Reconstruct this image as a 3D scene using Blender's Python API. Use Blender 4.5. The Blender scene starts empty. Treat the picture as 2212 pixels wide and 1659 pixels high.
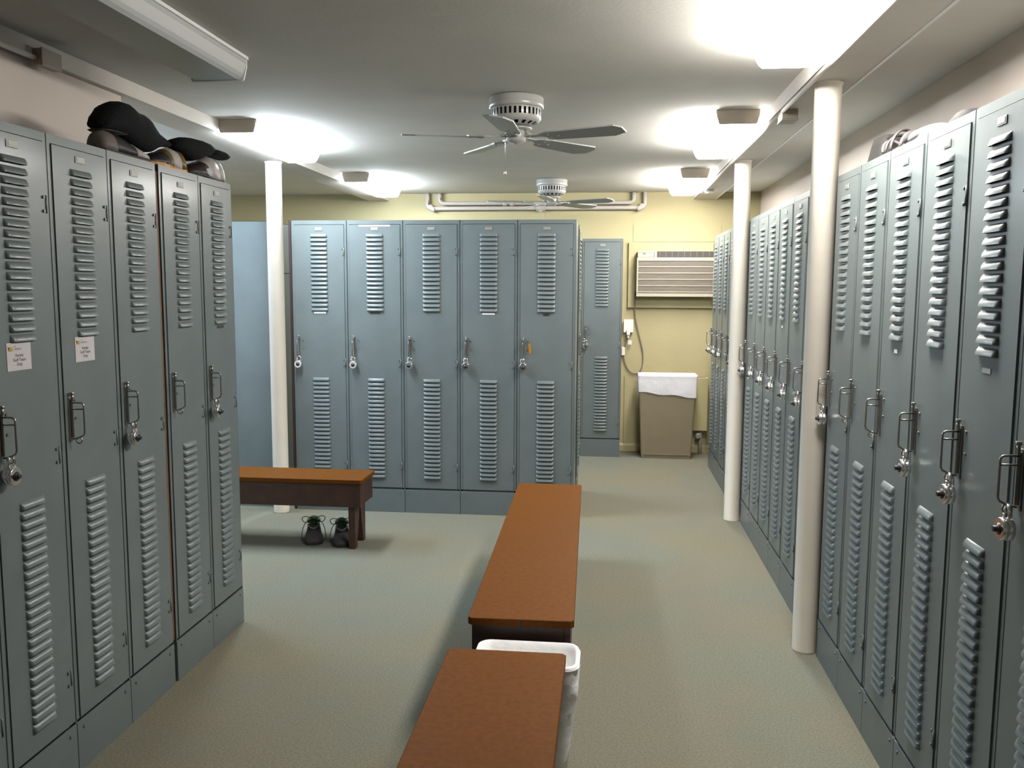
import bpy, bmesh, math, random
from mathutils import Vector, Matrix
random.seed(7)
S = bpy.context.scene
C = S.collection
PI = math.pi

# ------------------------------------------------------------------ camera
YAW, PITCH, ROLL, CAMH, FPX = 0.1073, 0.1094, 0.0046, 1.523, 1879.4
cam_d = bpy.data.cameras.new('camera'); cam_d.sensor_width = 36.0
cam_d.sensor_fit = 'HORIZONTAL'; cam_d.lens = FPX / 2212 * 36.0
cam_d.clip_start = 0.05; cam_d.clip_end = 100
cam = bpy.data.objects.new('camera', cam_d); C.objects.link(cam)
_r = Vector((math.cos(YAW), math.sin(YAW), 0)); _f = Vector((-math.sin(YAW), math.cos(YAW), 0)); _u = Vector((0, 0, 1))
_f2 = _f * math.cos(PITCH) - _u * math.sin(PITCH); _u2 = _u * math.cos(PITCH) + _f * math.sin(PITCH)
_r3 = _r * math.cos(ROLL) + _u2 * math.sin(ROLL); _u3 = _u2 * math.cos(ROLL) - _r * math.sin(ROLL)
M3 = Matrix((_r3, _u3, -_f2)).transposed()
cam.matrix_world = Matrix.Translation((0, 0, CAMH)) @ M3.to_4x4()
S.camera = cam

# ------------------------------------------------------------------ world, exposure
w = bpy.data.worlds.new('world'); S.world = w; w.use_nodes = True
w.node_tree.nodes['Background'].inputs[0].default_value = (0.6, 0.7, 0.8, 1)
w.node_tree.nodes['Background'].inputs[1].default_value = 0.05
S.view_settings.view_transform = 'Standard'; S.view_settings.look = 'None'
S.view_settings.gamma = 1.0; S.view_settings.use_curve_mapping = False
S.view_settings.exposure = 0.12
LAMP_R = 66.0      # radiance of the lit diffusers along the right beam
LAMP_L = 80.0       # along the left beam (cooler tubes)
LAMP_BAY = 80.0     # side bay

# ------------------------------------------------------------------ materials
MATS = {}
def mat(name, col, rough=0.5, metal=0.0, noise=0.0, nscale=40.0, bump=0.0, bscale=None, emit=None, spec=0.5, coat=0.0, col2=None, sheen=0.0):
    m = bpy.data.materials.new(name); m.use_nodes = True
    nt = m.node_tree; b = nt.nodes['Principled BSDF']
    b.inputs['Base Color'].default_value = (*col, 1); b.inputs['Roughness'].default_value = rough
    b.inputs['Metallic'].default_value = metal; b.inputs['Specular IOR Level'].default_value = spec
    b.inputs['Coat Weight'].default_value = coat
    if sheen: b.inputs['Sheen Weight'].default_value = sheen
    if noise or bump:
        tc = nt.nodes.new('ShaderNodeTexCoord')
    if noise:
        n = nt.nodes.new('ShaderNodeTexNoise'); n.inputs['Scale'].default_value = nscale; n.inputs['Detail'].default_value = 5
        r = nt.nodes.new('ShaderNodeValToRGB')
        c2 = col2 or tuple(min(1, c * (1 + noise)) for c in col); c1 = tuple(c * (1 - noise) for c in col) if not col2 else col
        r.color_ramp.elements[0].position = 0.35; r.color_ramp.elements[1].position = 0.65
        r.color_ramp.elements[0].color = (*c1, 1); r.color_ramp.elements[1].color = (*c2, 1)
        nt.links.new(tc.outputs['Object'], n.inputs['Vector']); nt.links.new(n.outputs['Fac'], r.inputs['Fac'])
        nt.links.new(r.outputs['Color'], b.inputs['Base Color'])
    if bump:
        n2 = nt.nodes.new('ShaderNodeTexNoise'); n2.inputs['Scale'].default_value = bscale or nscale * 3; n2.inputs['Detail'].default_value = 4
        bp_ = nt.nodes.new('ShaderNodeBump'); bp_.inputs['Strength'].default_value = bump; bp_.inputs['Distance'].default_value = 0.01
        nt.links.new(tc.outputs['Object'], n2.inputs['Vector']); nt.links.new(n2.outputs['Fac'], bp_.inputs['Height'])
        nt.links.new(bp_.outputs['Normal'], b.inputs['Normal'])
    if emit:
        b.inputs['Emission Color'].default_value = (*emit[0], 1); b.inputs['Emission Strength'].default_value = emit[1]
    MATS[name] = m
    return m
mat('locker_paint', (0.108, 0.1275, 0.127), 0.38, noise=0.05, nscale=6, bump=0.14, bscale=5, coat=0.17, spec=0.28)
MATS['locker_paint'].node_tree.nodes['Principled BSDF'].inputs['Coat Roughness'].default_value = 0.16
mat('plain_panel', (0.1087, 0.1441, 0.1593), 0.42, noise=0.04, nscale=4)
mat('plate_metal', (0.5, 0.5, 0.47), 0.35, metal=0.7)
mat('number_metal', (0.24, 0.24, 0.22), 0.45, metal=0.3)
mat('steel_dark', (0.3, 0.29, 0.27), 0.32, metal=0.9)
mat('chrome', (0.88, 0.86, 0.84), 0.20, metal=1.0)
mat('black_dial', (0.02, 0.02, 0.022), 0.4)
mat('ceiling_paint', (0.5594, 0.5443, 0.499), 0.85, noise=0.03, nscale=3, bump=0.06, bscale=60)
mat('beam_paint', (0.521, 0.4858, 0.4365), 0.75, noise=0.03, nscale=4)
mat('yellow_wall', (0.364, 0.3185, 0.1719), 0.7, noise=0.03, nscale=2.5, bump=0.12, bscale=50)
mat('cream_wall', (0.5376, 0.4704, 0.4099), 0.75, noise=0.03, nscale=3)
mat('post_paint', (0.94, 0.87, 0.76), 0.35, noise=0.02, nscale=8, bump=0.06, bscale=30)
mat('yellow_trim', (0.364, 0.3236, 0.1668), 0.55)
mat('bench_top', (0.0935, 0.0318, 0.004), 0.55, noise=0.10, nscale=55, spec=0.06)
mat('bench_dark', (0.0379, 0.0152, 0.0071), 0.5, noise=0.25, nscale=14)
mat('fixture_metal', (0.2781, 0.2376, 0.182), 0.5)
mat('fixture_white', (0.684, 0.684, 0.6669), 0.45)
mat('lens_off', (0.4212, 0.4293, 0.4212), 0.35)
mat('lens_near', (0.9, 0.9, 0.88), 0.4, emit=((1.0, 0.96, 0.91), LAMP_R*1.1))
mat('lens_right', (0.9, 0.9, 0.88), 0.4, emit=((1.0, 0.97, 0.93), LAMP_R))
mat('lens_left', (0.9, 0.9, 0.9), 0.4, emit=((0.80, 0.90, 1.0), LAMP_L))
mat('lens_bay', (0.9, 0.9, 0.9), 0.4, emit=((0.60, 0.78, 1.0), LAMP_BAY))
mat('fan_white', (0.364, 0.364, 0.3438), 0.28, coat=0.2)
mat('fan_dark', (0.0076, 0.0066, 0.0061), 0.8)
mat('blade_white', (0.2932, 0.3034, 0.2831), 0.4)
mat('pipe_paint', (0.3843, 0.3438, 0.3034), 0.5)
mat('wood_strip', (0.12, 0.055, 0.016), 0.6, noise=0.2, nscale=20)
mat('red_strip', (0.022, 0.008, 0.007), 0.6)
mat('paper', (0.3944, 0.3741, 0.3741), 0.7)
mat('ink', (0.0506, 0.0379, 0.043), 0.7)
mat('ink_grey', (0.2124, 0.1871, 0.1972), 0.7)
mat('print_orange', (0.3792, 0.182, 0.0152), 0.7)
mat('print_yellow', (0.3135, 0.2831, 0.0253), 0.7)
mat('print_maroon', (0.086, 0.0253, 0.0354), 0.7)
mat('white_tape', (0.684, 0.684, 0.684), 0.6)
mat('dark_sticker', (0.0101, 0.0152, 0.0101), 0.6)
mat('orange_tag', (0.3135, 0.1315, 0.0051), 0.6)
mat('ac_cream', (0.3337, 0.3034, 0.2376), 0.5)
mat('ac_grille', (0.2124, 0.182, 0.1416), 0.6)
mat('ac_dark', (0.0506, 0.043, 0.0379), 0.7)
mat('white_plastic', (0.648, 0.6156, 0.5832), 0.4)
mat('cord_grey', (0.2022, 0.1668, 0.1213), 0.6)
mat('bin_tan', (0.1773, 0.145, 0.0913), 0.5, noise=0.04, nscale=8)
mat('bag_white', (0.6072, 0.591, 0.6153), 0.55, bump=0.3, bscale=14)
mat('can_white', (0.8428, 0.8134, 0.7644), 0.45)
mat('liner_clear', (0.86, 0.86, 0.86), 0.18, bump=0.5, bscale=30)
mat('black_cloth', (0.006, 0.006, 0.007), 0.9, bump=0.4, bscale=90, spec=0.2)
mat('shoe_black', (0.0061, 0.0055, 0.0055), 0.5)
mat('shoe_grey', (0.1011, 0.0834, 0.0708), 0.6)
mat('shoe_white', (0.3337, 0.3034, 0.2831), 0.5)
mat('shoe_gold', (0.1112, 0.0657, 0.0051), 0.4)
mat('shoe_orange', (0.364, 0.1517, 0.0051), 0.45)
mat('shoe_brown', (0.0202, 0.0091, 0.0051), 0.5)
mat('sole_dark', (0.0101, 0.0091, 0.0076), 0.7)
mat('cleat', (0.2275, 0.2124, 0.0506), 0.4)
mat('runner_mesh', (0.0303, 0.0263, 0.0278), 0.8, noise=0.3, nscale=60)
mat('runner_trim', (0.182, 0.1618, 0.1567), 0.6)
mat('runner_green', (0.0303, 0.0758, 0.0101), 0.7)
mat('lace_dark', (0.0253, 0.0303, 0.0303), 0.7)
mat('sandal_grey', (0.055, 0.049, 0.047), 0.6)
mat('sandal_light', (0.15, 0.14, 0.138), 0.5)
mat('sandal_dark', (0.010, 0.008, 0.012), 0.6)
mat('felt_grey', (0.016, 0.014, 0.013), 0.85)

# carpet: fine pile speckle plus broad, slightly yellower worn patches
m = mat('carpet', (0.1517, 0.1668, 0.1213), 0.95, bump=0.35, bscale=220, spec=0.05)
nt = m.node_tree; b = nt.nodes['Principled BSDF']; tc = [n for n in nt.nodes if n.type == 'TEX_COORD'][0]
n1 = nt.nodes.new('ShaderNodeTexNoise'); n1.inputs['Scale'].default_value = 1.1; n1.inputs['Detail'].default_value = 3
r1 = nt.nodes.new('ShaderNodeValToRGB'); r1.color_ramp.elements[0].position = .4; r1.color_ramp.elements[1].position = .62
r1.color_ramp.elements[0].color = (0.136, 0.138, 0.109, 1); r1.color_ramp.elements[1].color = (0.150, 0.138, 0.098, 1)
n2 = nt.nodes.new('ShaderNodeTexNoise'); n2.inputs['Scale'].default_value = 130; n2.inputs['Detail'].default_value = 3
r2 = nt.nodes.new('ShaderNodeValToRGB'); r2.color_ramp.elements[0].position = .3; r2.color_ramp.elements[1].position = .7
r2.color_ramp.elements[0].color = (.80, .80, .80, 1); r2.color_ramp.elements[1].color = (1.18, 1.18, 1.18, 1)
mx = nt.nodes.new('ShaderNodeMix'); mx.data_type = 'RGBA'; mx.blend_type = 'MULTIPLY'; mx.inputs[0].default_value = 1
for n in (n1, n2): nt.links.new(tc.outputs['Object'], n.inputs['Vector'])
nt.links.new(n1.outputs['Fac'], r1.inputs['Fac']); nt.links.new(n2.outputs['Fac'], r2.inputs['Fac'])
nt.links.new(r1.outputs['Color'], mx.inputs[6]); nt.links.new(r2.outputs['Color'], mx.inputs[7])
nt.links.new(mx.outputs[2], b.inputs['Base Color'])

# ------------------------------------------------------------------ mesh helpers
def box(bm, x0, x1, y0, y1, z0, z1, bev=0.0, mi=0):
    vs = [bm.verts.new((x, y, z)) for z in (z0, z1) for y in (y0, y1) for x in (x0, x1)]
    fs = [bm.faces.new([vs[i] for i in q]) for q in ((0,2,3,1),(4,5,7,6),(0,1,5,4),(2,6,7,3),(0,4,6,2),(1,3,7,5))]
    for f in fs: f.material_index = mi
    if bev > 0:
        es = list({e for f in fs for e in f.edges})
        bmesh.ops.bevel(bm, geom=es, offset=bev, segments=2, affect='EDGES', profile=0.5)
    return vs
def prism(bm, pts, axis, a0, a1, mi=0):
    """extrude a 2D polygon along an axis: 'x' -> pts are (y,z), 'y' -> (x,z), 'z' -> (x,y)"""
    def P(p, a):
        return {'x': (a, p[0], p[1]), 'y': (p[0], a, p[1]), 'z': (p[0], p[1], a)}[axis]
    A = [bm.verts.new(P(p, a0)) for p in pts]; B = [bm.verts.new(P(p, a1)) for p in pts]
    fs = [bm.faces.new(A), bm.faces.new(B[::-1])]
    n = len(pts)
    for i in range(n): fs.append(bm.faces.new((A[i], B[i], B[(i+1) % n], A[(i+1) % n])))
    for f in fs: f.material_index = mi
    return fs
def tube(bm, pts, r, seg=8, closed=False, mi=0):
    pts = [Vector(p) for p in pts]; n = len(pts); rings = []
    ref = None
    for i, p in enumerate(pts):
        if closed: t = pts[(i+1) % n] - pts[i-1]
        else: t = pts[min(i+1, n-1)] - pts[max(i-1, 0)]
        t.normalize()
        if ref is None:
            ref = Vector((0, 0, 1)) if abs(t.z) < .9 else Vector((1, 0, 0))
        a = t.cross(ref)
        if a.length < 1e-4: a = t.orthogonal()
        a.normalize(); b_ = a.cross(t).normalized(); ref = b_
        rings.append([bm.verts.new(p + a * r * math.cos(2*PI*k/seg) + b_ * r * math.sin(2*PI*k/seg)) for k in range(seg)])
    m_ = n if closed else n - 1
    for i in range(m_):
        A, B = rings[i], rings[(i+1) % n]
        for k in range(seg):
            f = bm.faces.new((A[k], A[(k+1) % seg], B[(k+1) % seg], B[k])); f.smooth = True; f.material_index = mi
    if not closed:
        f = bm.faces.new(rings[0][::-1]); f.material_index = mi
        f = bm.faces.new(rings[-1]); f.material_index = mi
def lathe(bm, prof, seg=32, center=(0,0,0), skip=None, axis='z', mi=0, cap=True):
    c = Vector(center); rings = []
    for (r, h) in prof:
        ring = []
        for k in range(seg):
            a = 2*PI*k/seg
            v = Vector((r*math.cos(a), r*math.sin(a), h)) if axis == 'z' else Vector((r*math.cos(a), h, r*math.sin(a)))
            ring.append(bm.verts.new(c + v))
        rings.append(ring)
    for i in range(len(prof)-1):
        for k in range(seg):
            if skip and skip(i, k): continue
            f = bm.faces.new((rings[i][k], rings[i][(k+1) % seg], rings[i+1][(k+1) % seg], rings[i+1][k])); f.smooth = True; f.material_index = mi
    if cap:
        bm.faces.new(rings[0][::-1]).material_index = mi; bm.faces.new(rings[-1]).material_index = mi
def loft(bm, rings, mi=0, cap=True, smooth=True):
    R = [[bm.verts.new(p) for p in r] for r in rings]; n = len(R[0])
    for i in range(len(R)-1):
        for k in range(n):
            f = bm.faces.new((R[i][k], R[i][(k+1) % n], R[i+1][(k+1) % n], R[i+1][k])); f.smooth = smooth; f.material_index = mi
    if cap:
        for q in (R[0][::-1], R[-1]):
            f = bm.faces.new(q); f.material_index = mi; f.smooth = smooth
def rrect(w2, d2, r, z, n=5, cx=0, cy=0):
    pts = []
    for (sx, sy, a0) in ((1,1,0),(-1,1,PI/2),(-1,-1,PI),(1,-1,3*PI/2)):
        for k in range(n):
            a = a0 + PI/2*k/(n-1)
            pts.append((cx + sx*(w2-r) + r*math.cos(a), cy + sy*(d2-r) + r*math.sin(a), z))
    return pts
def bez(p0, p1, p2, p3, n=12):
    P = [Vector(p) for p in (p0, p1, p2, p3)]
    return [P[0]*(1-t)**3 + P[1]*3*t*(1-t)**2 + P[2]*3*t*t*(1-t) + P[3]*t**3 for t in [i/n for i in range(n+1)]]
def arc(c, r, a0, a1, plane, n=6):
    out = []
    for i in range(n+1):
        a = a0 + (a1-a0)*i/n; u, v = r*math.cos(a), r*math.sin(a)
        out.append({'yz': (c[0], c[1]+u, c[2]+v), 'xz': (c[0]+u, c[1], c[2]+v), 'xy': (c[0]+u, c[1]+v, c[2])}[plane])
    return out
def mesh(name, bm, mats, recalc=True):
    if recalc: bmesh.ops.recalc_face_normals(bm, faces=bm.faces[:])
    me = bpy.data.meshes.new(name); bm.to_mesh(me); bm.free()
    for mm in ([mats] if isinstance(mats, str) else mats): me.materials.append(MATS[mm])
    return me
def obj(name, me, parent=None, loc=(0,0,0), rot=(0,0,0)):
    o = bpy.data.objects.new(name, me); C.objects.link(o)
    o.location = loc; o.rotation_euler = rot
    if parent: o.parent = parent
    return o
def tag(o, label=None, cat=None, group=None, kind=None):
    if label: o['label'] = label
    if cat: o['category'] = cat
    if group: o['group'] = group
    if kind: o['kind'] = kind
    return o
def thing(name, label, cat, loc=(0,0,0), rotz=0.0, group=None):
    o = bpy.data.objects.new(name, None); C.objects.link(o)
    o.empty_display_size = 0.1; o.location = loc; o.rotation_euler = (0, 0, rotz)
    return tag(o, label, cat, group)
def NB(): return bmesh.new()
def part(name, build, mats, parent=None, loc=(0,0,0), rot=(0,0,0), recalc=True):
    bm = NB(); build(bm); return obj(name, mesh(name, bm, mats, recalc), parent, loc, rot)

# ------------------------------------------------------------------ the room shell
HC, YB, XRW, XBAY, YN = 2.404, 8.193, 1.372, -4.6, -2.2
WLX = -2.09          # face of the wall behind the left lockers
def struct(name, build, mats, label):
    return tag(part(name, build, mats), label, kind='structure')
struct('floor', lambda b: box(b, XBAY-.1, XRW+.1, YN-.1, YB+.1, -0.1, 0), 'carpet', 'grey green carpet covering the whole floor')
struct('ceiling', lambda b: box(b, XBAY-.1, XRW+.1, YN-.1, YB+.1, HC, HC+.1), 'ceiling_paint', 'low flat grey white painted ceiling')
struct('wall_back', lambda b: box(b, XBAY-.1, XRW+.1, YB, YB+.12, 0, HC), 'yellow_wall', 'pale yellow painted back wall')
struct('wall_right', lambda b: box(b, XRW, XRW+.1, YN, YB, 0, HC), 'cream_wall', 'cream wall above and behind the right lockers')
struct('wall_near', lambda b: box(b, XBAY, XRW, YN-.1, YN, 0, HC), 'cream_wall', 'cream wall behind the viewer')
def _wl(b):
    box(b, WLX-.14, WLX, YN, 3.65, 0, 2.337)
    box(b, XBAY, WLX-.14, 3.51, 3.65, 0, HC)
struct('wall_left', _wl, 'cream_wall', 'cream partition wall above and behind the left lockers')
struct('wall_bay', lambda b: box(b, XBAY-.1, XBAY, YN, YB, 0, HC), 'cream_wall', 'cream end wall of the side bay')
struct('trim_1', lambda b: box(b, 0.77, 0.965, YN, YB, 2.338, HC-.0005), 'beam_paint', 'shallow painted ceiling beam along the right posts')
struct('trim_2', lambda b: box(b, -2.245, -2.055, YN, YB, 2.338, HC-.0005), 'beam_paint', 'shallow painted ceiling beam along the left post')
struct('trim_6', lambda b: box(b, 0.9655, 0.978, YN, YB, 2.336, 2.352), 'fixture_white', 'thin pale strip along the outer edge of the right beam')
struct('baseboard_back', lambda b: prism(b, [(YB-.001, 0), (YB-.016, 0), (YB-.016, .055), (YB-.001, .075)], 'x', XBAY, XRW), 'yellow_trim', 'pale yellow baseboard along the back wall')
# framed panel behind the air conditioner and patched panel above it
struct('trim_3', lambda b: box(b, 0.195, 0.965, YB-.030, YB-.001, 1.350, 1.950, bev=.003), 'yellow_wall', 'raised yellow board behind the air conditioner')
struct('trim_4', lambda b: box(b, 0.235, 1.03, YB-.006, YB-.001, 1.955, 2.115), 'yellow_wall', 'thin yellow patch board above the air conditioner')
struct('trim_5', lambda b: box(b, 0.180, 0.196, YB-.012, YB-.001, 0.076, 0.72), 'yellow_wall', 'slim yellow wire cover running down the back wall')

# ------------------------------------------------------------------ posts
def post(x, y, label, grp='cream round support posts'):
    def build(b):
        lathe(b, [(.050, 0), (.052, .006), (.052, 2.330), (.056, 2.331), (.056, 2.3375)], 36)
    bm = NB(); build(bm)
    o = obj('support_post', mesh('support_post', bm, 'post_paint'), loc=(x, y, 0)); tag(o, label, 'post', grp)
post(0.862, 3.675, 'cream round steel post nearest the viewer, in front of the right lockers')
post(0.850, 5.782, 'cream round steel post farther along the right lockers')
post(-2.182, 5.712 - .10, 'cream round steel post at the left end of the middle locker row')

# ------------------------------------------------------------------ lockers
LH = 1.967
ZU0, ZU1, NU = 1.370, 1.888, 18       # upper louver zone (bottom, top, count)
ZL0, ZL1, NL = 0.240, 0.926, 24       # lower louver zone
DZ0, DZ1 = 0.172, 1.938
def louver_zs():
    p = (ZU1 - ZU0) / NU; q = (ZL1 - ZL0) / NL
    return [ZU0 + p*i for i in range(NU)] + [ZL0 + q*i for i in range(NL)]
LOUV_H = 0.0195
def louver_mesh(lw):
    bm = NB()
    prof = [(0.0, LOUV_H), (-0.0050, LOUV_H*.86), (-0.0095, LOUV_H*.55), (-0.0118, LOUV_H*.20), (-0.0120, 0.0)]
    xs = [(-.5, 0.0), (-.485, .45), (-.455, .85), (-.40, 1.0), (.40, 1.0), (.455, .85), (.485, .45), (.5, 0.0)]
    R = []
    for fx, s in xs:
        R.append([bm.verts.new((fx*lw, y*s, z if s > 0 else z)) for (y, z) in prof])
    for i in range(len(xs)-1):
        for k in range(len(prof)-1):
            f = bm.faces.new((R[i][k], R[i+1][k], R[i+1][k+1], R[i][k+1])); f.smooth = True
    bmesh.ops.remove_doubles(bm, verts=bm.verts[:], dist=1e-5)
    return mesh('louver', bm, 'locker_paint')
def door_mesh(W, lw):
    x0, x1 = -W/2 + .0196, W/2 - .0196
    bm = NB(); yf, yb = -.004, .014
    rows = [DZ0, DZ1]; slots = set()
    for z in louver_zs():
        rows += [z + .0005, z + .0105]; slots.add(round(z + .0005, 5))
    rows = sorted(rows)
    cols = [x0, -lw*.42, lw*.42, x1]
    V = [[bm.verts.new((x, yf, z)) for x in cols] for z in rows]
    for i in range(len(rows)-1):
        for j in range(3):
            if j == 1 and round(rows[i], 5) in slots: continue
            bm.faces.new((V[i][j], V[i][j+1], V[i+1][j+1], V[i+1][j]))
    # returned edges
    for a, b_ in (((x0, DZ0), (x1, DZ0)), ((x1, DZ0), (x1, DZ1)), ((x1, DZ1), (x0, DZ1)), ((x0, DZ1), (x0, DZ0))):
        q = [bm.verts.new((a[0], yf, a[1])), bm.verts.new((b_[0], yf, b_[1])), bm.verts.new((b_[0], yb, b_[1])), bm.verts.new((a[0], yb, a[1]))]
        bm.faces.new(q)
    return mesh('door', bm, 'locker_paint', recalc=False)
def body_mesh(W, D):
    bm = NB(); w2 = W/2 - .0012; t = .0025
    box(bm, -w2, -w2+t, 0, D, .0, LH); box(bm, w2-t, w2, 0, D, 0, LH)
    box(bm, -w2, w2, D-t, D, 0, LH); box(bm, -w2, w2, 0, D, LH-t, LH)
    box(bm, -w2, w2, .02, D, DZ0-.010, DZ0-.006)
    box(bm, -w2+t, w2-t, .02, D, 1.62, 1.624)                      # hat shelf
    box(bm, -w2, -W/2+.018, 0, .022, .170, LH-t); box(bm, W/2-.018, w2, 0, .022, .170, LH-t)
    box(bm, -W/2+.018, W/2-.018, 0, .022, DZ1+.003, LH-t)
    box(bm, -W/2+.018, W/2-.018, 0.010, .022, .158, DZ0-.003)
    return mesh('body', bm, 'locker_paint')
def base_mesh(W):
    bm = NB(); box(bm, -W/2+.0015, W/2-.0015, -.003, .006, 0.0, .158, bev=.0012)
    for sx in (-1, 1):
        lathe(bm, [(.005, -.0065), (.005, -.002)], 10, (sx*(W/2-.035), 0, .135), axis='y')
    return mesh('base_panel', bm, 'locker_paint')
def hinge_mesh():
    bm = NB(); tube(bm, [(.001, -.005, -.026), (.001, -.005, .026)], .0026, 6)
    for z in (-.02, .02): lathe(bm, [(.0045, -.0085), (.0050, -.0045)], 8, (-.012, 0, z), axis='y')
    return mesh('hinge', bm, 'locker_paint')
def plate_mesh():
    bm = NB(); box(bm, -.024, .024, -.0065, -.0042, -.010, .010, bev=.001)
    box(bm, -.018, .018, -.0075, -.0060, -.006, .006)
    return mesh('number_plate', bm, 'number_metal')
def handle_mesh():
    bm = NB()
    box(bm, -.008, .008, -.0075, -.0040, -.068, .068, bev=.001)               # backing plate
    box(bm, -.0018, .0018, -.016, -.006, -.056, .060)                         # upright flange
    tube(bm, [(0, -.014, .058), (0, -.014, .078)], .0042, 8); lathe(bm, [(.0065, .076), (.0065, .084)], 10, (0, -.014, 0))
    pts = [(0, -.010, .052)] + arc((0, -.040, .042), .010, PI/2, PI, 'yz', 4) + [(0, -.050, .038), (0, -.050, -.040)] \
          + [(0, -.046, -.048), (0, -.026, -.058), (0, -.010, -.060)]
    tube(bm, pts, .0028, 8)
    tube(bm, [(0, -.012, .032), (0, -.048, .032)], .0026, 6)
    tube(bm, [(0, -.030, -.052)] + arc((0, -.030, -.064), .010, PI/2, 2.5*PI, 'yz', 8), .0022, 6)
    for z in (.055, .0): lathe(bm, [(.004, -.0075), (.0045, -.0045)], 8, (.028, 0, z), axis='y')
    return mesh('handle', bm, 'steel_dark')
CACHE = {}
def get(kind, *a):
    k = (kind,) + a
    if k not in CACHE:
        CACHE[k] = {'louver': louver_mesh, 'door': door_mesh, 'body': body_mesh, 'base': base_mesh, 'hinge': hinge_mesh, 'plate': plate_mesh, 'handle': handle_mesh}[kind](*a)
    return CACHE[k]
HZ = 1.118
def locker(W, lw, loc, rz, label, group, D=.455, sticker=None, tape=False, door_swing=0.0):
    t = thing('locker', label, 'locker', loc, rz, group)
    obj('body', get('body', W, D), t); obj('base_panel', get('base', W), t)
    d = obj('door', get('door', W, lw), t)
    for z in louver_zs(): obj('louver', get('louver', lw), d, (0, -.0042, z))
    for z in (1.760, 0.905+.115, 0.32): obj('hinge', get('hinge'), d, (W/2-.0205, 0, z))
    obj('number_plate', get('plate'), d, (0, 0, 1.910))
    obj('handle', get('handle'), d, (-W/2+.042, 0, HZ))
    if sticker:
        sw, m_, zz = sticker
        part('sticker', lambda b: box(b, -sw/2, sw/2, -.0056, -.0043, zz-.006, zz+.006), m_, d)
    if tape:
        part('tape', lambda b: box(b, -.105, .105, -.0056, -.0043, 1.926, 1.936), 'white_tape', d)
    return t
def padlock_parts():
    bm = NB(); lathe(bm, [(.0215, -.0005), (.0250, -.003), (.0257, -.013), (.0246, -.0140), (.0246, -.0150), (.0257, -.016), (.0257, -.023), (.0235, -.0275)], 28, axis='y')
    body = mesh('lock_body', bm, 'chrome')
    bm = NB(); lathe(bm, [(.0130, -.0270), (.0130, -.0290), (.0072, -.0300), (.0066, -.0390), (.0055, -.0400)], 20, axis='y')
    dial = mesh('dial', bm, 'black_dial')
    bm = NB(); tube(bm, [(-.013, -.013, .015), (-.013, -.013, .040)] + arc((0, -.013, .040), .013, PI, 0, 'xz', 8) + [(.013, -.013, .015)], .0036, 8)
    sh = mesh('shackle', bm, 'chrome')
    return body, dial, sh
LOCK = padlock_parts()
def padlock(loc, rz, W, label, tilt=0.0):
    ca, sa = math.cos(rz), math.sin(rz); lx, ly = -W/2 + .042, -.0165
    t = thing('padlock', label, 'padlock', (loc[0] + lx*ca - ly*sa, loc[1] + lx*sa + ly*ca, loc[2] + HZ - .109), rz, 'combination padlocks on the lockers')
    for n, me in zip(('lock_body', 'dial', 'shackle'), LOCK): obj(n, me, t)
    t.rotation_euler = (0, tilt, rz)

XR, XL, YC = 0.899, -1.632, 5.700
PR, PL, PC = 0.3253, 0.311, 0.381
LWS, LWC = 0.105, 0.116
G_M, G_R1, G_R2, G_R3, G_L = 'middle row of lockers facing the viewer', 'right lockers nearest the viewer', 'right lockers between the two posts', 'far right lockers behind the second post', 'left row of lockers'
ORD = ['first', 'second', 'third', 'fourth', 'fifth', 'sixth', 'seventh']
# middle row
mid_extra = [dict(sticker=(.082, 'white_tape', 1.356)), dict(sticker=(.072, 'dark_sticker', 1.356), tape=True), dict(),
             dict(sticker=(.082, 'white_tape', 1.356)), dict(sticker=(.04, 'shoe_brown', 1.352))]
mid_lab = ['blue grey locker at the left end of the middle row, beside the cream post',
           'blue grey locker with white tape across its door top, second in the middle row',
           'plain blue grey locker in the centre of the middle row, no strip on its door',
           'blue grey locker with a white strip under its louvers, fourth in the middle row',
           'blue grey locker at the right end of the middle row behind the long bench']
mid_lock = ['padlock on the leftmost locker of the middle row', 'padlock on the middle row locker with white tape', 'padlock on the centre locker of the middle row',
            'padlock on the fourth locker of the middle row', 'padlock on the right end locker of the middle row, above the long bench end']
for i in range(5):
    p = (-2.105 + PC*(i+.5), YC, 0)
    locker(PC, LWC, p, 0, mid_lab[i], G_M, **mid_extra[i])
    padlock(p, 0, PC, mid_lock[i], tilt=[.1, -.05, .05, 0, -.08][i])
# locker behind the row, facing right; locker turned away beyond the left post; the lone one at the back wall
locker(0.335, LWS, (-0.197, 6.335, 0), PI/2, 'locker seen edge on behind the right end of the middle row', None)
locker(0.38, LWS, (-2.722, 5.925, 0), -PI/2, 'locker turned away beyond the left post, showing only its plain side', None)
p = (-0.041, 7.876, 0)
locker(0.362, LWC, p, 0, 'lone blue grey locker against the yellow back wall', None, D=.30)
padlock(p, 0, 0.362, 'padlock on the lone locker at the back wall')
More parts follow.
